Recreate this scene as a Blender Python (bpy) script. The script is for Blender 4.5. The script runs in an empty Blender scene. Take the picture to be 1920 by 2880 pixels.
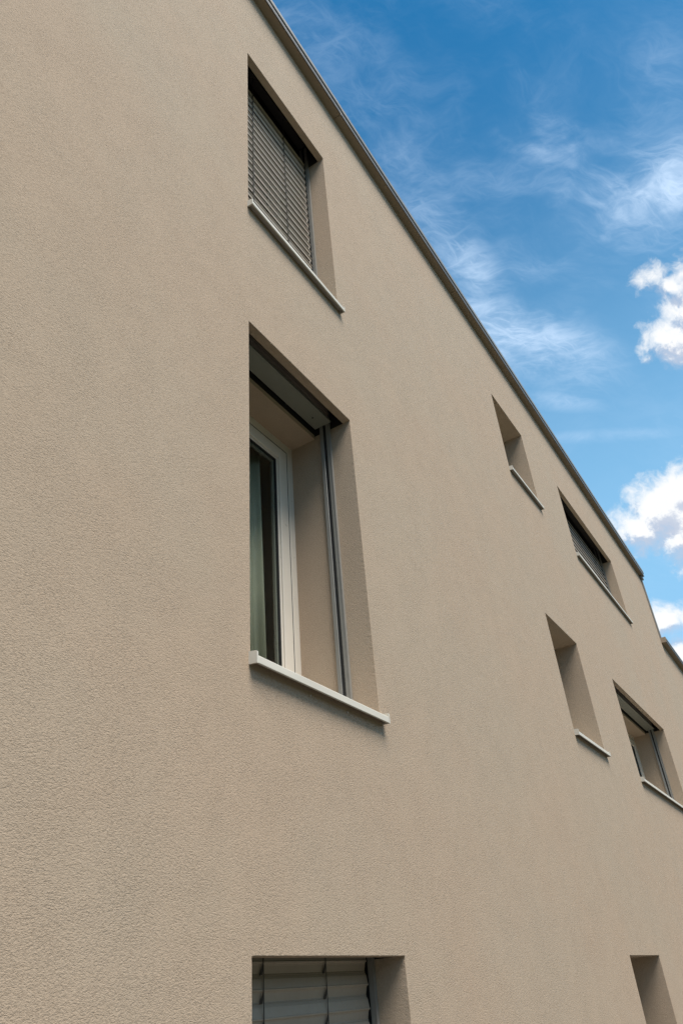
import bpy, bmesh, math, random
from mathutils import Vector, Matrix, Euler
R = math.radians
random.seed(7)
S = bpy.context.scene
C = S.collection

# ------------------------------------------------------------------ camera
cam = bpy.data.cameras.new('camera')
cam_o = bpy.data.objects.new('camera', cam); C.objects.link(cam_o)
cam.sensor_fit = 'VERTICAL'; cam.sensor_height = 36.0; cam.sensor_width = 24.0
cam.lens = 2083.548 / 2880 * 36.0
cam.clip_start = 0.05; cam.clip_end = 5000
CM = Matrix(((0.537456, -0.432667, -0.723837), (-0.840214, -0.348019, -0.415841), (-0.071989, 0.831674, -0.550578)))
cam_o.matrix_world = Matrix.Translation((0, -1.7187, 1.70)) @ CM.to_4x4()
S.camera = cam_o
S.render.resolution_x = 682; S.render.resolution_y = 1024

# ------------------------------------------------------------------ light
SUN_ELEV, SUN_AZ = 63.0, -110.0      # azimuth of the sun measured from +x; the facade faces -y
EXPOSURE = 0.45
S.view_settings.view_transform = 'Standard'; S.view_settings.look = 'None'
S.view_settings.gamma = 1.0; S.view_settings.use_curve_mapping = False
S.view_settings.exposure = EXPOSURE
S.cycles.use_denoising = True; S.cycles.denoising_prefilter = 'NONE'    # keep the fine grain of the render coat
sun = bpy.data.lights.new('sun', 'SUN'); sun.energy = 5.0; sun.angle = R(31); sun.color = (1.0, 0.935, 0.84)
sun_o = bpy.data.objects.new('sun', sun); C.objects.link(sun_o)
sd = Vector((math.cos(R(SUN_ELEV))*math.cos(R(SUN_AZ)), math.cos(R(SUN_ELEV))*math.sin(R(SUN_AZ)), math.sin(R(SUN_ELEV))))
sun_o.rotation_euler = sd.to_track_quat('Z', 'Y').to_euler()
sun_o.location = (0, -20, 30)

CIRRUS = [
    (0.6544, -0.0604, 0.7537, -0.7058, 0.1392, -1.5013, 0.1216, 0.0607, 1.1500),
    (0.5770, 0.0016, 0.8168, -0.4929, 0.3841, -0.9589, 0.0945, 0.0295, 0.7000),
    (0.7163, 0.1232, 0.6868, -0.7149, 0.4289, -0.9537, 0.1210, 0.0482, 1.1000),
    (0.6525, 0.1541, 0.7420, -0.2084, 0.7100, -0.0818, 0.0940, 0.0480, 0.8500),
    (0.7065, 0.0731, 0.7039, -0.7866, -0.0820, -1.5492, 0.0706, 0.0222, 0.8000),
    (0.5814, 0.1606, 0.7976, -0.3091, 0.5785, -0.2591, 0.1134, 0.0635, 0.4000),
    (0.5098, 0.1712, 0.8431, -0.5361, 0.1969, -0.9287, 0.0477, 0.0749, 0.4000),
    (0.6771, 0.0193, 0.7356, -0.7284, 0.1690, -1.3560, 0.1334, 0.0253, 0.4000),
    (0.7718, 0.1193, 0.6245, -0.8487, 0.3334, -1.1368, 0.0662, 0.0135, 0.5000),
    (0.8161, 0.0765, 0.5729, -0.9403, 0.2379, -1.3070, 0.1098, 0.0099, 0.3500),
    (0.5887, -0.1097, 0.8008, -0.5777, 0.2977, -1.3321, 0.0534, 0.0877, 0.3500),
    (0.9088, 0.1036, 0.4042, -1.1414, 0.2421, -1.3480, 0.0902, 0.0353, 0.6000),
    (0.9227, 0.0802, 0.3772, -1.1713, 0.2464, -1.3815, 0.0637, 0.0649, 0.6000),
]
CUMULUS = [
    (0.8784, 0.0448, 0.4757, -1.0682, 0.1576, -1.4338, 0.0523, 0.0373, 1.2500),
    (0.8808, 0.0785, 0.4670, -0.9595, 0.6204, -1.0951, 0.0436, 0.0243, 1.1000),
    (0.8709, 0.0214, 0.4909, -1.0227, -0.3416, -1.7479, 0.0308, 0.0253, 1.2000),
    (0.8940, 0.0314, 0.4469, -1.0696, 0.3763, -1.3370, 0.0668, 0.0326, 1.1500),
    (0.7177, -0.0425, 0.6950, -0.7971, 0.1040, -1.5290, 0.0322, 0.0189, 0.6200),
    (0.7300, -0.0564, 0.6812, -0.5558, 0.6404, -0.8818, 0.0307, 0.0162, 0.6200),
    (0.7262, -0.0742, 0.6835, -0.7393, 0.3898, -1.2777, 0.0229, 0.0282, 0.7500),
    (0.7524, -0.0603, 0.6559, -0.7862, 0.3810, -1.2953, 0.0288, 0.0308, 0.8500),
    (0.7701, -0.0281, 0.6373, -0.5817, 0.7033, -0.8301, 0.0313, 0.0280, 0.7800),
    (0.7772, 0.0007, 0.6292, -0.8413, 0.3359, -1.2834, 0.0202, 0.0163, 0.5000),
    (0.7710, -0.0419, 0.6354, -0.8219, 0.3674, -1.3028, 0.0331, 0.0398, 0.8500),
    (0.9289, 0.0868, 0.3600, -1.2017, 0.0648, -1.4525, 0.0423, 0.0234, 0.8500),
    (0.9424, 0.0840, 0.3239, -1.2405, 0.0525, -1.4639, 0.0357, 0.0229, 0.9000),
    (0.8726, 0.0976, 0.4786, -0.7564, 0.8526, -0.7860, 0.0258, 0.0198, 0.5500),
]


class NT:
    """small node-tree helper"""
    def __init__(s, nt): s.nt = nt; s.N = nt.nodes; s.L = nt.links
    def new(s, t, **k):
        n = s.N.new(t)
        for a, b in k.items(): setattr(n, a, b)
        return n
    def put(s, sock, v):
        if isinstance(v, bpy.types.NodeSocket): s.L.new(v, sock)
        elif v is not None: sock.default_value = v
    def m(s, op, a, b=None, c=None, clamp=False):
        n = s.new('ShaderNodeMath', operation=op, use_clamp=clamp)
        for i, v in enumerate((a, b, c)):
            if v is not None: s.put(n.inputs[i], v)
        return n.outputs[0]
    def vm(s, op, a, b=None, scale=None):
        n = s.new('ShaderNodeVectorMath', operation=op)
        s.put(n.inputs[0], a)
        if b is not None: s.put(n.inputs[1], b)
        if scale is not None: s.put(n.inputs['Scale'], scale)
        return n.outputs['Value'] if op in ('LENGTH', 'DOT_PRODUCT', 'DISTANCE') else n.outputs[0]
    def noise(s, vec, scale, detail=4, rough=.5, dist=0, out='Fac'):
        n = s.new('ShaderNodeTexNoise')
        s.put(n.inputs['Vector'], vec); n.inputs['Scale'].default_value = scale
        n.inputs['Detail'].default_value = detail; n.inputs['Roughness'].default_value = rough
        n.inputs['Distortion'].default_value = dist
        return n.outputs[out]
    def mapping(s, vec, loc=(0,0,0), rot=(0,0,0), scale=(1,1,1), kind='POINT'):
        n = s.new('ShaderNodeMapping', vector_type=kind)
        s.put(n.inputs['Vector'], vec)
        n.inputs['Location'].default_value = loc; n.inputs['Rotation'].default_value = rot
        n.inputs['Scale'].default_value = scale
        return n.outputs[0]
    def ramp(s, v, a, b, lo=0.0, hi=1.0, smooth=True):
        n = s.new('ShaderNodeMapRange')
        n.interpolation_type = 'SMOOTHSTEP' if smooth else 'LINEAR'
        s.put(n.inputs['Value'], v)
        s.put(n.inputs['From Min'], a); s.put(n.inputs['From Max'], b)
        s.put(n.inputs['To Min'], lo); s.put(n.inputs['To Max'], hi)
        return n.outputs[0]
    def mix(s, f, a, b, blend='MIX'):
        n = s.new('ShaderNodeMix', data_type='RGBA', blend_type=blend)
        s.put(n.inputs[0], f); s.put(n.inputs[6], a); s.put(n.inputs[7], b)
        return n.outputs[2]

world = bpy.data.worlds.new('World'); S.world = world; world.use_nodes = True
W = NT(world.node_tree); W.N.clear()
tc = W.new('ShaderNodeTexCoord'); D = tc.outputs['Generated']
sky = W.new('ShaderNodeTexSky', sky_type='NISHITA')
sky.sun_disc = False; sky.sun_elevation = R(SUN_ELEV); sky.sun_rotation = R(90 - SUN_AZ)
sky.altitude = 300; sky.air_density = 1.0; sky.dust_density = 0.3; sky.ozone_density = 5.0
sky_c = W.mix(1.0, sky.outputs[0], (0.16, 0.95, 1.12, 1), 'MULTIPLY')
sxyz = W.new('ShaderNodeSeparateXYZ'); W.L.new(D, sxyz.inputs[0])
sky_c = W.mix(W.ramp(sxyz.outputs[2], .95, .36, 0, .92), sky_c, (2.3, 4.7, 7.0, 1))     # paler towards the horizon all round

def patches(tab, base=None):
    tot = None
    for (cx, cy, cz, ex, ey, ez, ra, rb, w) in tab:
        v = W.mapping(D, (cx, cy, cz), (ex, ey, ez), (ra, rb, .12), 'TEXTURE')
        l = W.vm('LENGTH', v)
        yield l, w
# high thin cirrus: streaked noise gathered in soft patches
fr = W.mapping(D, (0, 0, 0), (-0.7142, 0.2580, -1.1603), (1, 1, 1), 'TEXTURE')   # look along the visible part of the sky
warp = W.noise(fr, 5.0, 3, .55, 0, 'Color')
wv = W.vm('SCALE', W.vm('SUBTRACT', warp, (.5, .5, .5)), None, .12)
fw = W.vm('ADD', fr, wv)
n1 = W.noise(W.mapping(W.mapping(fw, rot=(0, 0, R(16))), scale=(4.5, 17, 8)), 1.0, 9, .6, .12)
n2 = W.noise(W.mapping(W.mapping(fw, rot=(0, 0, R(-38))), scale=(6, 22, 8)), 1.3, 8, .58, .1)
soft = None
for l, w in patches(CIRRUS):
    g = W.ramp(l, 0.0, 1.5, w, 0.0)
    soft = g if soft is None else W.m('MAXIMUM', soft, g)
soft = W.m('MAXIMUM', soft, W.ramp(W.noise(fr, 2.3, 4, .55), .38, .76, 0.04, .34))
def ridge(n, k, p): return W.m('POWER', W.m('SUBTRACT', 1.0, W.m('MULTIPLY', W.m('ABSOLUTE', W.m('SUBTRACT', n, .5)), k), clamp=True), p)
n3 = W.noise(W.mapping(W.mapping(fw, rot=(0, 0, R(-4))), scale=(9, 46, 8)), 1.0, 7, .6, .1)
n4 = W.noise(W.mapping(W.mapping(fw, rot=(0, 0, R(38))), scale=(10, 40, 8)), 1.0, 7, .6, .1)
fil = W.m('MAXIMUM', W.m('MAXIMUM', ridge(n1, 6.5, 1.8), W.m('MULTIPLY', ridge(n2, 7, 2.0), .9)), W.m('MAXIMUM', W.m('MULTIPLY', ridge(n3, 8, 1.6), .75), W.m('MULTIPLY', ridge(n4, 8, 1.6), .40)))
veil = W.ramp(W.noise(W.mapping(W.mapping(fw, rot=(0, 0, R(-12))), scale=(.6, 1.3, 1)), 8.0, 8, .58), .40, .66)
cir = W.m('MULTIPLY', soft, W.m('MULTIPLY', W.m('ADD', W.m('MULTIPLY', veil, .95), .10), W.m('ADD', W.m('MULTIPLY', fil, .80), .30)))

# cumulus: a density field sampled twice, the second time a little higher, to shade the tops and the bases
grp = bpy.data.node_groups.new('cumulus_density', 'ShaderNodeTree')
grp.interface.new_socket('Vector', in_out='INPUT', socket_type='NodeSocketVector')
grp.interface.new_socket('Density', in_out='OUTPUT', socket_type='NodeSocketFloat')
G = NT(grp); gi = G.new('NodeGroupInput'); go = G.new('NodeGroupOutput')
GV = gi.outputs[0]
fld = None
for (cx, cy, cz, ex, ey, ez, ra, rb, w) in CUMULUS:
    v = G.mapping(GV, (cx, cy, cz), (ex, ey, ez), (ra, rb, .12), 'TEXTURE')
    g = G.m('SUBTRACT', w, G.vm('LENGTH', v))
    fld = g if fld is None else G.m('SMOOTH_MAX', fld, g, .25)
# unseen scattered cumulus outside this view, cover raised to whiten the ambient light
sep = G.new('ShaderNodeSeparateXYZ'); G.L.new(GV, sep.inputs[0])
low = G.ramp(sep.outputs[2], .10, .9, .25, -.25)
wild = G.m('ADD', G.ramp(G.noise(GV, 3.1, 2, .5), .41, .66, -1.0, .75, False), low)
off = G.ramp(G.vm('DISTANCE', GV, (0.72, 0.02, 0.69)), .38, .60, -2.0, 0.0)
fld = G.m('MAXIMUM', fld, G.m('ADD', wild, off))
wd = G.vm('ADD', GV, G.vm('SCALE', G.noise(GV, 24, 3, .6, 0, 'Color'), None, .03))
nb = G.m('ADD', G.m('MULTIPLY', G.noise(wd, 19, 9, .63, .1), .72), G.m('MULTIPLY', G.noise(wd, 62, 6, .62, .1), .28))
dens = G.m('ADD', G.m('MULTIPLY', fld, .85), G.m('MULTIPLY', G.m('SUBTRACT', nb, .49), 3.3))
G.L.new(dens, go.inputs[0])
def dens_at(vec):
    n = W.new('ShaderNodeGroup'); n.node_tree = grp; W.put(n.inputs[0], vec); return n.outputs[0]
d0 = dens_at(D)
d1 = dens_at(W.vm('ADD', D, (-.012, 0.0, .016)))
cum = W.m('POWER', W.ramp(d0, -.22, .72), .9)
shade = W.ramp(W.m('ADD', W.m('SUBTRACT', d0, d1), W.m('MULTIPLY', W.m('SUBTRACT', W.noise(D, 30, 5, .6), .5), .5)), -.26, .20)
deep = W.ramp(d0, .3, 1.4)
STR = 0.10
def lum(r, g, b): return (r/STR, g/STR, b/STR, 1)
cum_c = W.mix(shade, lum(.40, .455, .56), lum(.74, .75, .76))
cum_c = W.mix(W.m('MULTIPLY', deep, .25), cum_c, lum(.70, .71, .73))
col = W.mix(W.m('MULTIPLY', cir, .80, clamp=True), sky_c, lum(.48, .62, .80))
col = W.mix(cum, col, cum_c)
bg = W.new('ShaderNodeBackground'); W.L.new(col, bg.inputs[0]); bg.inputs[1].default_value = STR
wo = W.new('ShaderNodeOutputWorld'); W.L.new(bg.outputs[0], wo.inputs[0])
world.cycles.sampling_method = 'MANUAL'; world.cycles.sample_map_resolution = 1024

# ------------------------------------------------------------------ materials
def mat(name, col, rough=.6, metal=0.0, spec=.5):
    m = bpy.data.materials.new(name); m.use_nodes = True
    t = NT(m.node_tree); b = t.N['Principled BSDF']
    b.inputs['Base Color'].default_value = (*col, 1); b.inputs['Roughness'].default_value = rough
    b.inputs['Metallic'].default_value = metal; b.inputs['Specular IOR Level'].default_value = spec
    m['_b'] = 1
    return m, t, b
def worn(name, col, rough=.5, metal=0.0, amt=.12, scale=6.0, spec=.5, stretch=(1, 1, 1)):
    m, t, b = mat(name, col, rough, metal, spec)
    o = t.new('ShaderNodeTexCoord').outputs['Object']
    v = t.mapping(o, scale=stretch)
    n = t.noise(v, scale, 6, .62)
    f = t.ramp(n, .3, .7, 1-amt, 1+amt*.6, False)
    c = t.vm('SCALE', tuple(col), None, f)
    t.L.new(c, b.inputs['Base Color'])
    t.L.new(t.ramp(t.noise(v, scale*7, 4, .6), .3, .7, rough-.08, rough+.12), b.inputs['Roughness'])
    bp = t.new('ShaderNodeBump'); bp.inputs['Strength'].default_value = .25; bp.inputs['Distance'].default_value = .0006
    t.L.new(t.noise(o, 160, 4, .6), bp.inputs['Height']); t.L.new(bp.outputs[0], b.inputs['Normal'])
    return m

def stucco(name, col, grain=1.0):
    m, t, b = mat(name, col, .92, 0, .25)
    o_ = t.new('ShaderNodeTexCoord').outputs['Object']
    o = t.mapping(o_, (3.3, 1.7, 2.1), (.37, .51, .23))
    # faint blotches and rain streaks in the render coat
    big = t.noise(o, .75, 5, .55)
    mid = t.noise(t.mapping(o_, scale=(1, 1, .45)), 3.2, 5, .6)
    streak = t.noise(t.mapping(o_, (.3, .4, .7), (.2, .1, .1), (5.0, 1, .35)), 1.6, 5, .6)
    fine = t.noise(o, 120, 3, .6)
    c = t.mix(t.ramp(big, .35, .65), (col[0]*1.018, col[1]*.99, col[2]*.975, 1), (col[0]*.992, col[1]*1.002, col[2]*1.005, 1))
    f = t.m('MULTIPLY', t.ramp(mid, .3, .7, .985, 1.015), t.m('MULTIPLY', t.ramp(streak, .35, .75, 1.004, .994), t.ramp(fine, .25, .75, .90, 1.08, False)))
    sp = t.new('ShaderNodeTexVoronoi'); sp.inputs['Scale'].default_value = 14; t.L.new(o, sp.inputs['Vector'])
    wn = t.new('ShaderNodeTexWhiteNoise'); t.L.new(sp.outputs['Position'], wn.inputs[0])
    dot = t.m('MULTIPLY', t.m('LESS_THAN', sp.outputs['Distance'], .035), t.m('GREATER_THAN', wn.outputs[0], .93))
    c = t.vm('SCALE', c, None, f)
    c = t.mix(t.m('MULTIPLY', dot, .55), c, (.10, .075, .05, 1))
    t.L.new(c, b.inputs['Base Color'])
    # scraped-render relief: packed sand grains, a little longer sideways, with pits between them
    w = t.vm('ADD', o_, t.vm('SCALE', t.noise(t.mapping(o_, (1.3, .7, .9), (.3, .5, .7)), 160, 3, .6, 0, 'Color'), None, .006))
    def vor(scale, k):
        v = t.new('ShaderNodeTexVoronoi'); v.inputs['Scale'].default_value = scale
        t.L.new(t.mapping(w, (k, 1.3, .2), (.6*k, .4, .9), (.62, 1, 1.15)), v.inputs['Vector'])
        return v.outputs['Distance']
    g1 = t.m('SUBTRACT', 1.0, vor(270, .7)); g2 = t.m('SUBTRACT', 1.0, vor(600, 1.9))
    gm_ = t.ramp(t.noise(t.mapping(o, rot=(.4, .2, .8)), 5.5, 4, .6), .3, .7, .78, 1.18)    # uneven trowelling: the relief is stronger here, flatter there
    n0 = t.noise(t.mapping(w, (.7, 1.3, .2), (.6, .4, .9), (.6, 1, 1.25)), 150, 5, .65)
    pit = t.ramp(n0, .36, .50)
    h = t.m('ADD', t.m('ADD', t.m('MULTIPLY', g1, .45), t.m('MULTIPLY', g2, .25)), t.m('ADD', t.m('MULTIPLY', pit, .35), t.m('MULTIPLY', n0, .5)))
    bp = t.new('ShaderNodeBump'); bp.inputs['Strength'].default_value = 1.0; bp.inputs['Distance'].default_value = .0019*grain
    t.L.new(t.m('MULTIPLY', h, gm_), bp.inputs['Height']); t.L.new(bp.outputs[0], b.inputs['Normal'])
    return m

M = {}
M['stucco'] = stucco('stucco_render', (.380, .297, .221))
M['reveal'] = stucco('stucco_reveal', (.380, .297, .221), .8)
M['sill'] = worn('aluminium_sill', (.56, .52, .45), .5, .0, .10, 4, stretch=(.4, 2, 2))
M['slat'] = worn('painted_slat', (.355, .298, .24), .55, .0, .06, 5)
M['rail'] = worn('anodised_rail', (.27, .26, .24), .38, .2, .06, 5)
M['black'] = worn('black_rubber', (.012, .012, .013), .6, 0, .1, 20)
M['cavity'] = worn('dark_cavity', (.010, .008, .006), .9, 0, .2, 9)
M['plate'] = worn('blind_bottom_rail', (.22, .22, .185), .42, .2, .05, 5)
M['cord'] = worn('dark_cord', (.05, .045, .04), .8, 0, .1, 30)
M['frame'] = worn('window_frame_plastic', (.57, .52, .455), .35, 0, .04, 3)
M['fascia'] = worn('grey_roof_edge', (.13, .125, .12), .5, .3, .15, 3)
M['flash'] = worn('zinc_flashing', (.23, .215, .195), .5, .2, .15, 3, stretch=(.3, 2, 2))
M['soffit'] = worn('painted_soffit', (.32, .245, .175), .75, 0, .08, 3, stretch=(.4, 2, 2))
M['room'] = worn('room_plaster', (.52, .48, .38), .9, 0, .06, 2)
M['curtain'] = worn('curtain_fabric', (.36, .355, .29), .9, 0, .06, 3)
M['roof'] = worn('roof_membrane', (.10, .10, .10), .9, 0, .15, 1)
gm, gt, gb = mat('window_glass', (1, 1, 1), .02)
gt.N.remove(gb)
ge = gt.new('ShaderNodeNewGeometry')
co = gt.m('ABSOLUTE', gt.vm('DOT_PRODUCT', ge.outputs['Incoming'], ge.outputs['Normal']))
fz = gt.m('ADD', .045, gt.m('MULTIPLY', .955, gt.m('POWER', gt.m('SUBTRACT', 1.0, co), 5.0)))
tr = gt.new('ShaderNodeBsdfTransparent'); tr.inputs[0].default_value = (.93, .955, .925, 1)
gl = gt.new('ShaderNodeBsdfGlossy'); gl.inputs['Roughness'].default_value = .015; gl.inputs['Color'].default_value = (.5, .5, .5, 1)
mx = gt.new('ShaderNodeMixShader'); gt.L.new(fz, mx.inputs[0]); gt.L.new(tr.outputs[0], mx.inputs[1]); gt.L.new(gl.outputs[0], mx.inputs[2])
gt.L.new(mx.outputs[0], gt.N['Material Output'].inputs[0])
M['glass'] = gm
def ground_mat():
    m, t, b = mat('gravel_ground', (.22, .20, .17), .9)
    o = t.new('ShaderNodeTexCoord').outputs['Object']
    v = t.new('ShaderNodeTexVoronoi'); v.inputs['Scale'].default_value = 60; t.L.new(o, v.inputs['Vector'])
    c = t.mix(t.noise(o, .6, 5, .6), (.085, .078, .068, 1), (.13, .118, .10, 1))
    sp = t.new('ShaderNodeSeparateXYZ'); t.L.new(o, sp.inputs[0])
    gr = t.mix(t.noise(o, 1.3, 6, .6), (.035, .06, .018, 1), (.10, .12, .045, 1))
    c = t.mix(t.ramp(t.m('ADD', sp.outputs[1], t.noise(o, 1.2, 3)), -6.3, -5.3, 1, 0), c, gr)
    t.L.new(t.vm('SCALE', c, None, t.ramp(v.outputs['Distance'], 0, .7, 1.15, .6)), b.inputs['Base Color'])
    bp = t.new('ShaderNodeBump'); bp.inputs['Distance'].default_value = .01
    t.L.new(v.outputs['Distance'], bp.inputs['Height']); t.L.new(bp.outputs[0], b.inputs['Normal'])
    return m
M['ground'] = ground_mat()

# ------------------------------------------------------------------ mesh helpers
def link(name, bm, m, parent=None, recalc=True):
    if recalc: bmesh.ops.recalc_face_normals(bm, faces=bm.faces)
    me = bpy.data.meshes.new(name); bm.to_mesh(me); bm.free()
    for x in (m if isinstance(m, (list, tuple)) else [m]): me.materials.append(x)
    o = bpy.data.objects.new(name, me); C.objects.link(o)
    if parent is not None: o.parent = parent
    return o
def box(bm, x0, x1, y0, y1, z0, z1, bev=0.0):
    vs = [bm.verts.new((x, y, z)) for x in (x0, x1) for y in (y0, y1) for z in (z0, z1)]
    f = [(0,1,3,2),(4,6,7,5),(0,4,5,1),(2,3,7,6),(0,2,6,4),(1,5,7,3)]
    fs = [bm.faces.new([vs[i] for i in q]) for q in f]
    if bev:
        es = list({e for q in fs for e in q.edges})
        bmesh.ops.bevel(bm, geom=es, offset=bev, segments=1, affect='EDGES')
def prism_x(bm, prof, x0, x1):
    """closed (y,z) outline pushed along x"""
    a = [bm.verts.new((x0, y, z)) for y, z in prof]; b = [bm.verts.new((x1, y, z)) for y, z in prof]
    n = len(prof)
    for i in range(n): bm.faces.new((a[i], a[(i+1) % n], b[(i+1) % n], b[i]))
    bm.faces.new(a); bm.faces.new(b[::-1])
def thick(pl, t):
    """open polyline in (y,z) -> closed outline of thickness t"""
    out = []
    for s in (1, -1):
        pts = []
        for i, p in enumerate(pl):
            a = pl[max(i-1, 0)]; b = pl[min(i+1, len(pl)-1)]
            d = (b[0]-a[0], b[1]-a[1]); L = math.hypot(*d) or 1
            pts.append((p[0] - d[1]/L*t/2*s, p[1] + d[0]/L*t/2*s))
        out += pts if s == 1 else pts[::-1]
    return out
def ringbars(bm, x0, x1, z0, z1, w, y0, y1, bev=.002):
    """four mitre-free bars butted end to end"""
    box(bm, x0, x0+w, y0, y1, z0, z1, bev); box(bm, x1-w, x1, y0, y1, z0, z1, bev)
    box(bm, x0+w, x1-w, y0+.0004, y1, z1-w, z1, bev); box(bm, x0+w, x1-w, y0+.0004, y1, z0, z0+w, bev)

# ------------------------------------------------------------------ ground
bm = bmesh.new()
def added_bank(x, y):        # unseen grassy rise, added behind the camera to block low sky light
    t = min(max((-y-9)/16, 0), 1)
    return (t*t*(3-2*t))*(8.5 + 1.2*math.sin(x*.07) + .6*math.sin(x*.19+y*.1))
gx = [-600, -300, -150, -100] + [-80+4*i for i in range(41)] + [100, 150, 300, 600]
gy = [-600, -300, -150, -80, -60, -50] + [-44+2*i for i in range(19)] + [-6, 0, 10, 40, 150, 600]
vs = [[bm.verts.new((x, y, added_bank(x, y))) for y in gy] for x in gx]
for i in range(len(gx)-1):
    for j in range(len(gy)-1): bm.faces.new((vs[i][j], vs[i+1][j], vs[i+1][j+1], vs[i][j+1]))
g = link('ground', bm, M['ground']); g['kind'] = 'structure'

# ------------------------------------------------------------------ building
B = bpy.data.objects.new('apartment_building', None); C.objects.link(B)
B['label'] = 'beige rendered apartment block with recessed windows, venetian blinds and thin grey metal roof edge'
B['category'] = 'building'

X = [(2.175, 3.199), (6.875, 7.885), (9.312, 12.167)]
ZT = [7.728, 4.787, 1.843]
XE, ZS = 15.42, 8.75            # right end of the tall block, height of its roof-edge soffit
ZL = 7.27                       # soffit height of the lower wing
XL0, XR = -6.0, 27.0
#        name, column, head, sill front top, kind
OPEN = [('A', 0, 0, 5.825, 'blind'), ('B', 0, 1, 2.858, 'blind'), ('C', 0, 2, .62, 'blind'),
        ('D', 1, 0, 6.590, 'niche'), ('F', 1, 1, 3.592, 'niche'), ('H', 1, 2, .70, 'niche'),
        ('E', 2, 0, 6.570, 'blind'), ('G', 2, 1, 3.583, 'blind')]
DEP = .458
JA = .0009
def jit(a): return (random.random()-.5)*2*a

# --- facade with its openings
bm = bmesh.new()
MG = .05
rects = []
for n, c, r, zs, k in OPEN:
    x0, x1 = X[c]; rects.append((x0, x1, zs-.008, ZT[r]))
xs = sorted({XL0, XE, XR, *[v for q in rects for v in (q[0]-MG, q[1]+MG)]})
zs_ = sorted({0.0, ZL, ZS, *[v for q in rects for v in (q[2]-MG, q[3]+MG)]})
vc = {}
def V(x, y, z):
    k = (round(x, 5), round(y, 5), round(z, 5))
    if k not in vc: vc[k] = bm.verts.new((x, y, z))
    return vc[k]
for i in range(len(xs)-1):
    for j in range(len(zs_)-1):
        cx, cz = (xs[i]+xs[i+1])/2, (zs_[j]+zs_[j+1])/2
        if any(q[0]-MG < cx < q[1]+MG and q[2]-MG < cz < q[3]+MG for q in rects): continue
        if cx > XE and cz > ZL: continue
        bm.faces.new((V(xs[i], 0, zs_[j]), V(xs[i+1], 0, zs_[j]), V(xs[i+1], 0, zs_[j+1]), V(xs[i], 0, zs_[j+1])))
def loop_pts(x0, x1, z0, z1, nx, nz):
    p = []
    for i in range(nx): p.append((x0+(x1-x0)*i/nx, z0, 0, -1))
    for i in range(nz): p.append((x1, z0+(z1-z0)*i/nz, 1, 0))
    for i in range(nx): p.append((x1-(x1-x0)*i/nx, z1, 0, 1))
    for i in range(nz): p.append((x0, z1-(z1-z0)*i/nz, -1, 0))
    return p
for (x0, x1, z0, z1) in rects:
    nx = int((x1-x0)/.011); nz = int((z1-z0)/.011)
    A = loop_pts(x0-MG, x1+MG, z0-MG, z1+MG, nx, nz)
    Bp = loop_pts(x0, x1, z0, z1, nx, nz)
    va = [bm.verts.new((p[0], 0, p[1])) for p in A]
    j1 = [jit(.0006) for _ in Bp]
    # corner points must move in both directions: keep them still
    vb = [bm.verts.new((p[0]+p[2]*(.0028+j), 0.0, p[1]+p[3]*(.0028+j))) for p, j in zip(Bp, j1)]
    vm_ = [bm.verts.new((p[0]+p[2]*(.0007+j), 0.0010+jit(.0005), p[1]+p[3]*(.0007+j))) for p, j in zip(Bp, j1)]
    vd = [bm.verts.new((p[0]+p[2]*j*.8, 0.0040, p[1]+p[3]*j*.8)) for p, j in zip(Bp, j1)]
    ve = [bm.verts.new((p[0], .03, p[1])) for p in Bp]
    n = len(A)
    for i in range(n):
        k = (i+1) % n
        for u, w in ((va, vb), (vb, vm_), (vm_, vd), (vd, ve)):
            f = bm.faces.new((u[i], u[k], w[k], w[i])); f.smooth = u is vb or u is vm_
# rest of the shell: ends, back and the wing
def quad(*p): bm.faces.new([bm.verts.new(q) for q in p])
YB = 10.0
quad((XL0, 0, 0), (XL0, 0, ZS), (XL0, YB, ZS), (XL0, YB, 0))
quad((XE, 0, ZL), (XE, YB, ZL), (XE, YB, ZS), (XE, 0, ZS))
quad((XR, 0, 0), (XR, YB, 0), (XR, YB, ZL), (XR, 0, ZL))
quad((XL0, YB, 0), (XL0, YB, ZS), (XE, YB, ZS), (XE, YB, 0))
quad((XE, YB, 0), (XE, YB, ZL), (XR, YB, ZL), (XR, YB, 0))
wall = link('wall', bm, M['stucco'], B, recalc=False)
bm = bmesh.new()
box(bm, XL0, XE-.01, .02, YB, ZS+.01, ZS+.06)
box(bm, XE+.01, XR, .02, YB, ZL+.01, ZL+.06)
link('roof', bm, M['roof'], B)

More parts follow.
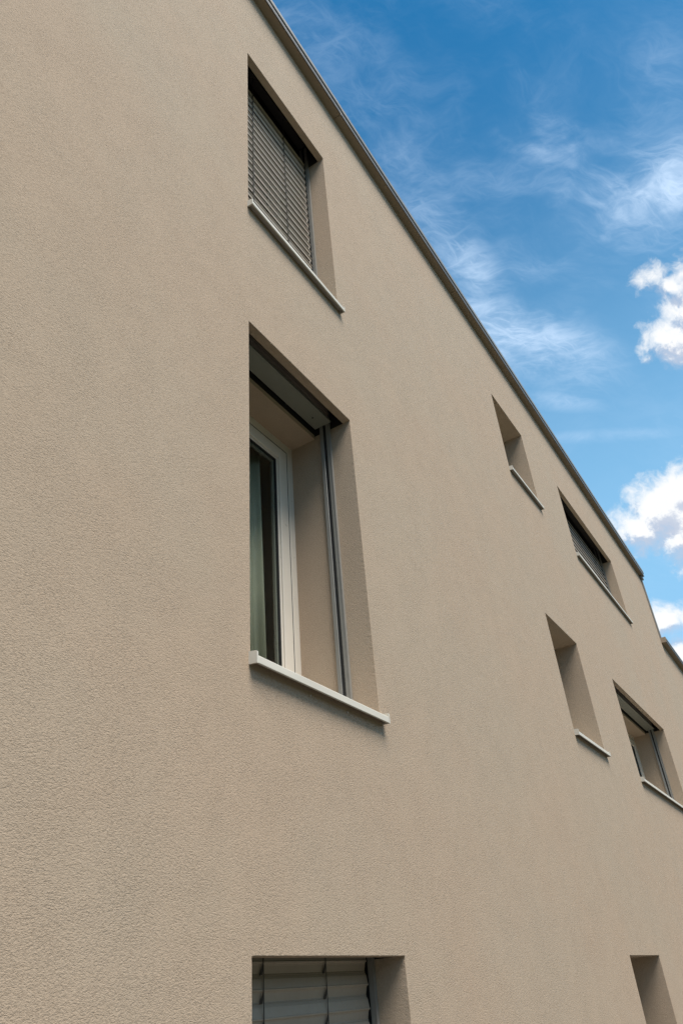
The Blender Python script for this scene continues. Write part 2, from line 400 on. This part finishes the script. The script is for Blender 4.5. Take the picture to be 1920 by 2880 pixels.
# --- plastered reveals and soffits of each opening, the blind slots
SL0, SL1, DROP = .053, .272, .022
for idx, (n, c, r, zf, kind) in enumerate(OPEN):
    x0, x1 = X[c]; z0, z1 = zf-.008, ZT[r]
    bm = bmesh.new()
    def q(*p): bm.faces.new([bm.verts.new(a) for a in p])
    Y0, Y1 = .03, .50
    q((x0, Y0, z0), (x0, Y1, z0), (x0, Y1, z1), (x0, Y0, z1))
    q((x1, Y0, z0), (x1, Y0, z1), (x1, Y1, z1), (x1, Y1, z0))
    q((x0, Y0, z0), (x1, Y0, z0), (x1, Y1, z0), (x0, Y1, z0))
    if kind == 'niche':
        q((x0, Y0, z1), (x0, Y1, z1), (x1, Y1, z1), (x1, Y0, z1))
    else:
        q((x0, Y0, z1), (x0, SL0, z1), (x1, SL0, z1), (x1, Y0, z1))
        zi = z1-DROP
        q((x0, SL1, zi), (x0, Y1, zi), (x1, Y1, zi), (x1, SL1, zi))
        q((x0, SL1, zi), (x1, SL1, zi), (x1, SL1, z1+.012), (x0, SL1, z1+.012))
    link('window_reveal', bm, M['reveal'], B, recalc=False)
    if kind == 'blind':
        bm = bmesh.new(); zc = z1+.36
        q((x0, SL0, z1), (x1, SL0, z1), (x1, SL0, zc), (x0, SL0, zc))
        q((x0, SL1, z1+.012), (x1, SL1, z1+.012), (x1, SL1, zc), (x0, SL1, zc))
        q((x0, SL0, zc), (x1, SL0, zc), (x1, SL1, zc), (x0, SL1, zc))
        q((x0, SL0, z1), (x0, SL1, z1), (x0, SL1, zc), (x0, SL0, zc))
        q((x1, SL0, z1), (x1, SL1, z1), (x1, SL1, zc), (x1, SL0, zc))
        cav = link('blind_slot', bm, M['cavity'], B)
        # fixing brackets and the head rail inside the slot
        bm = bmesh.new()
        box(bm, x0+.03, x1-.03, .15, .215, zc-.07, zc-.012, .002)
        link('head_rail', bm, M['cord'], cav)
        k = max(2, int((x1-x0)/.5))
        for i in range(k):
            bx_ = x0+.16+(x1-x0-.32)*i/(k-1)
            bm = bmesh.new(); box(bm, bx_, bx_+.035, .058, .061, z1+.05, zc-.03); box(bm, bx_, bx_+.035, .061, .145, zc-.034, zc-.03)
            link('bracket', bm, M['cord'], cav)

# --- windows
def make_window(x0, x1, z0, z1, lights):
    bm = bmesh.new()
    ringbars(bm, x0-.012, x1+.012, z0, z1+.01, .067, DEP, DEP+.07)
    for i in range(1, lights):
        xm = x0+(x1-x0)*i/lights; box(bm, xm-.025, xm+.025, DEP+.001, DEP+.07, z0+.06, z1-.05, .002)
    w = link('window', bm, M['frame'], B)
    bm = bmesh.new()
    ringbars(bm, x0+.0553, x1-.0553, z0+.0673, z1-.0573, .0112, DEP+.0015, DEP+.066, 0)
    link('seal', bm, M['black'], w)
    for i in range(lights):
        a = x0+(x1-x0)*i/lights + (.067 if i == 0 else .032); b = x0+(x1-x0)*(i+1)/lights - (.067 if i == lights-1 else .032)
        s0, s1 = z0+.079, z1-.069
        bm = bmesh.new()
        ringbars(bm, a, b, s0, s1, .082, DEP-.004, DEP+.062, .003)
        ringbars(bm, a+.0822, b-.0822, s0+.0822, s1-.0822, .016, DEP+.006, DEP+.060, .002)
        link('sash', bm, M['frame'], w)
        bm = bmesh.new()
        ringbars(bm, a+.0984, b-.0984, s0+.0984, s1-.0984, .007, DEP+.010, DEP+.052, 0)
        link('gasket', bm, M['black'], w)
        bm = bmesh.new()
        box(bm, a+.10, b-.10, DEP+.020, DEP+.024, s0+.10, s1-.10)
        link('pane', bm, M['glass'], w)
        bm = bmesh.new()
        ringbars(bm, a+.106, b-.106, s0+.106, s1-.106, .013, DEP+.0245, DEP+.040, 0)
        link('spacer_bar', bm, M['rail'], w)
    return w
for n, c, r, zf, kind in OPEN:
    x0, x1 = X[c]; z1 = ZT[r] - (DROP if kind == 'blind' else 0)
    make_window(x0, x1, zf+.036, z1, 2 if c == 2 else 1)
    bm = bmesh.new()
    box(bm, x0-.5, x1+.5, DEP+.075, 3.4, zf-.25, z1+.05)
    for v in list(bm.faces):
        if all(abs(p.co.y-(DEP+.075)) < 1e-4 for p in v.verts): bm.faces.remove(v)
    # wall strips left, right, over and under the window on the room side
    y = DEP+.075
    def q(*p): bm.faces.new([bm.verts.new(a) for a in p])
    q((x0-.5, y, zf-.25), (x0, y, zf-.25), (x0, y, z1+.05), (x0-.5, y, z1+.05))
    q((x1, y, zf-.25), (x1+.5, y, zf-.25), (x1+.5, y, z1+.05), (x1, y, z1+.05))
    q((x0, y, z1), (x1, y, z1), (x1, y, z1+.05), (x0, y, z1+.05))
    q((x0, y, zf-.25), (x1, y, zf-.25), (x1, y, zf+.03), (x0, y, zf+.03))
    link('room_interior', bm, M['room'], B)

# --- sills
def make_sill(x0, x1, zt):
    bm = bmesh.new()
    sl = .045/.49
    f = -.040
    prof = [(.455, zt+(.455-f)*sl), (f+.003, zt+.0005), (f, zt-.003), (f, zt-.031), (f+.004, zt-.034), (f+.010, zt-.032),
            (f+.010, zt-.029), (f+.0035, zt-.029), (f+.0035, zt-.006), (.455, zt+(.455-f)*sl-.004)]
    prism_x(bm, prof, x0-.003, x1+.014)
    s = link('window_sill', bm, M['sill'], B)
    for a, b in ((x0-.012, x0-.0035), (x1+.0145, x1+.0215)):
        bm = bmesh.new()
        top = zt+.019
        prism_x(bm, [(f-.0015, zt-.034), (f-.0015, top-.004), (f+.004, top), (.02, top+.006), (.02, zt-.012), (0.004, zt-.030)], a, b)
        link('end_cap', bm, M['sill'], s)
    return s
for n, c, r, zf, kind in OPEN:
    make_sill(*X[c], zf)

# --- guide rails of the blinds: a U channel with a black groove, one on each reveal
def make_rail(xr, side, z0, z1):
    bm = bmesh.new()
    d = .018*side
    xa, xb = sorted((xr-.002*side, xr+d))
    box(bm, xa, xb, .148, .175, z0, z1, .0015); box(bm, xa, xb, .196, .221, z0, z1, .0015)
    xc, xd = sorted((xr-.002*side, xr+.004*side)); box(bm, xc, xd, .1752, .1958, z0, z1)
    xe, xf = sorted((xr+d-.002*side, xr+d+.0025*side)); box(bm, xe, xf, .146, .1505, z0, z1)
    o = link('guide_rail', bm, M['rail'], B)
    bm = bmesh.new(); xg, xh = sorted((xr+.0042*side, xr+.015*side)); box(bm, xg, xh, .1754, .1956, z0+.001, z1-.001)
    link('brush_seal', bm, M['black'], o)
for n, c, r, zf, kind in OPEN:
    if kind == 'blind':
        for xr, side in ((X[c][0], 1), (X[c][1], -1)):
            make_rail(xr, side, zf+.018, ZT[r]+.30)

# --- venetian blinds
PITCH = .0845
Z_SLAT = [(.017, .047), (.009, .0455), (.004, .041), (-.002, .030), (-.005, .014), (-.007, .002), (-.0095, -.0015), (-.0085, -.005), (-.003, -.007), (.000, -.014), (.003, -.028), (.005, -.038), (.002, -.0425)]
FLAT_SLAT = [(.004, .036), (.0015, .033), (-.002, .018), (-.003, 0), (-.002, -.018), (.0015, -.033), (.004, -.036)]
def slat_mesh(L, tilt, m, prof=Z_SLAT):
    bm = bmesh.new()
    c_, s_ = math.cos(tilt), math.sin(tilt)
    pl = [(y*c_ - z*s_, y*s_ + z*c_) for y, z in prof]
    prism_x(bm, thick(pl, .0016), 0, L)
    bmesh.ops.recalc_face_normals(bm, faces=bm.faces)
    me = bpy.data.meshes.new('slat'); bm.to_mesh(me); bm.free(); me.materials.append(m)
    return me
def make_blind(c, r, ztop, zbot, tilt, cords, yb=.180, prof=Z_SLAT):
    x0, x1 = X[c]
    a, b = x0+.030, x1-.030
    bm = bmesh.new()                       # bottom rail carries the blind's parts
    box(bm, a, b, yb-.032, yb+.032, zbot-.022, zbot, .002)
    bl = link('venetian_blind', bm, M['plate'], B)
    bl['label'] = 'lowered grey blind with its slats tilted open, dark gaps between them' if c == 2 else 'lowered grey blind with closed slats and two dark ladder cords'
    me = slat_mesh(b-a, tilt, M['slat'], prof)
    z = ztop; i = 0
    while z-.047 > zbot+.005:
        o = bpy.data.objects.new('slat', me); C.objects.link(o); o.parent = bl
        s = .004 if i % 2 == 0 else -.002
        o.location = (a + jit(.0008), yb + jit(.0007), z)
        o.rotation_euler = (R(jit(1.2)), R(jit(.06)), 0)
        z -= PITCH; i += 1
    for cx in cords:
        bm = bmesh.new()
        top = ztop+.30
        # pull tape in the middle and the ladder strings before the slats
        box(bm, cx-.0022, cx+.0022, yb-.0125, yb-.0115, zbot-.01, top)
        link('ladder_cord', bm, M['cord'], bl)
        z = ztop
        bm = bmesh.new()
        while z-.047 > zbot+.005:
            # dark wedge where the tape passes the lower half of each slat
            zz = z-.008
            vs = [bm.verts.new(p) for p in ((cx-.003, yb-.0119, zz), (cx+.003, yb-.0119, zz), (cx+.008, yb-.001, zz-.034), (cx-.008, yb-.001, zz-.034),
                                            (cx-.003, yb-.0105, zz), (cx+.003, yb-.0105, zz), (cx+.008, yb+.0005, zz-.034), (cx-.008, yb+.0005, zz-.034))]
            for f in ((0,1,2,3),(4,7,6,5),(0,4,5,1),(1,5,6,2),(2,6,7,3),(3,7,4,0)): bm.faces.new([vs[t] for t in f])
            z -= PITCH
        link('tape_wedge', bm, M['cord'], bl)['kind'] = 'stuff'
    return bl
ZC = 1.70
make_blind(0, 0, 6.06+ZC-.005, 5.825+.05, R(-10), (2.452, 2.862))
make_blind(0, 2, .0985-.041+ZC+PITCH, .70, R(0), (2.452, 2.852))
make_blind(2, 0, 6.04+ZC-.02, 6.57+.05, R(-14), (9.75, 10.78, 11.62), prof=FLAT_SLAT)
def raised_blind(c, r):
    x0, x1 = X[c]; zb = ZT[r]+.026
    bm = bmesh.new(); box(bm, x0+.012, x1-.030, .122, .246, zb, zb+.018, .003)
    bl = link('venetian_blind', bm, M['plate'], B); bl['label'] = 'raised blind packed up in its slot, only the flat bottom rail showing'
    me = slat_mesh(x1-x0-.06, R(-88), M['slat'])
    for i in range(14):
        o = bpy.data.objects.new('slat', me); C.objects.link(o); o.parent = bl
        o.location = (x0+.03+jit(.002), .182+jit(.003), zb+.035+i*.013)
    for cx in (x0+.28, x1-.34):
        for ya in (.2475,):
            bm = bmesh.new(); box(bm, cx-.006, cx+.006, ya, ya+.003, zb-.002, zb+.25); link('ladder_cord', bm, M['cord'], bl)
    bm = bmesh.new()
    bmesh.ops.create_cone(bm, cap_ends=True, segments=12, radius1=.006, radius2=.006, depth=.004, matrix=Matrix.Translation((x1-.14, .19, zb-.001)))
    link('screw', bm, M['black'], bl)
raised_blind(0, 1); raised_blind(2, 1)

# --- roof edge: soffit panels, fascia, metal flashing with laps
def roof_edge(xa, xb, zsf, yo, joints, hf=.070, ht=.145):
    cuts = [xa] + [j for j in joints if xa < j < xb] + [xb]
    for a, b in zip(cuts[:-1], cuts[1:]):
        dz = jit(.0015); dy = jit(.0012)
        bm = bmesh.new()
        box(bm, a+.0025, b-.0025, yo+.004+dy, -.0005, zsf+dz, zsf+.012, .0012)
        link('soffit_panel', bm, M['soffit'], B)
        bm = bmesh.new()
        box(bm, a+.0015, b-.0015, yo+dy, yo+.010, zsf-.004+dz, zsf+hf, .0015)
        link('fascia', bm, M['fascia'], B)
        bm = bmesh.new()
        prism_x(bm, [(yo-.010+dy, zsf+hf+.004), (yo-.007+dy, zsf+hf), (yo+.02, zsf+hf+.002), (yo+.02, zsf+hf+.03), (.30, zsf+ht+.02), (.30, zsf+ht+.035), (yo-.004+dy, zsf+ht), (yo-.008+dy, zsf+ht-.004)], a-.004, b+.0015)
        link('metal_flashing', bm, M['flash'], B)
J = [-4.3, -1.7, .9, 3.497, 6.10, 8.70, 11.31, 13.91]
roof_edge(XL0, XE+.11, ZS+.05, -.085, J)
roof_edge(XE+.006, XR, ZL, -.100, [18.0, 20.6, 23.2, 25.8], .05, .10)
bm = bmesh.new(); box(bm, XE+.0005, XE+.0065, -.104, -.0005, ZL-.003, ZL+.105, .001); link('coping_end_cap', bm, M['soffit'], B)
bm = bmesh.new()
box(bm, XL0, XE+.002, -.0004, .02, ZS-.0001, ZS+.07)   # wall head behind the soffit
link('wall_head', bm, M['stucco'], B)
bm = bmesh.new(); box(bm, XE-.02, XE+.12, -.055, .10, ZS-.02, ZS+.045, .003); link('gutter_spout', bm, M['flash'], B)
bm = bmesh.new(); box(bm, XE+.001, XE+.075, -.030, .06, ZL+.102, ZS-.02, .002); link('corner_trim', bm, M['flash'], B)

# small foil tabs left by the fitters below one sill
bm = bmesh.new()
for xx in (2.58, 2.88):
    box(bm, xx, xx+.005, -.006, -.0005, 2.805, 2.811)
link('foil_tab', bm, M['sill'], B)

# ------------------------------------------------------------------ curtain behind the middle window
bm = bmesh.new()
cx0, cx1, cz0, cz1 = 2.20, 2.995, 2.90, 4.70
n = 220
rows = []
for k in range(2):
    row = []
    for i in range(n+1):
        t = i/n; x = cx0+(cx1-cx0)*t
        y = .575 + .022*math.sin(t*44+.6*math.sin(t*9)) + .008*math.sin(t*97)
        zz = cz0 if k == 0 else cz1
        row.append(bm.verts.new((x + (.055*t if k == 0 else 0), y, zz)))
    rows.append(row)
for i in range(n):
    f = bm.faces.new((rows[0][i], rows[0][i+1], rows[1][i+1], rows[1][i])); f.smooth = True
cur = link('curtain', bm, M['curtain'], None)
so = cur.modifiers.new('thickness', 'SOLIDIFY'); so.thickness = .002
cur['label'] = 'pale green curtain hanging behind the glass of the tall open window'
cur['category'] = 'curtain'
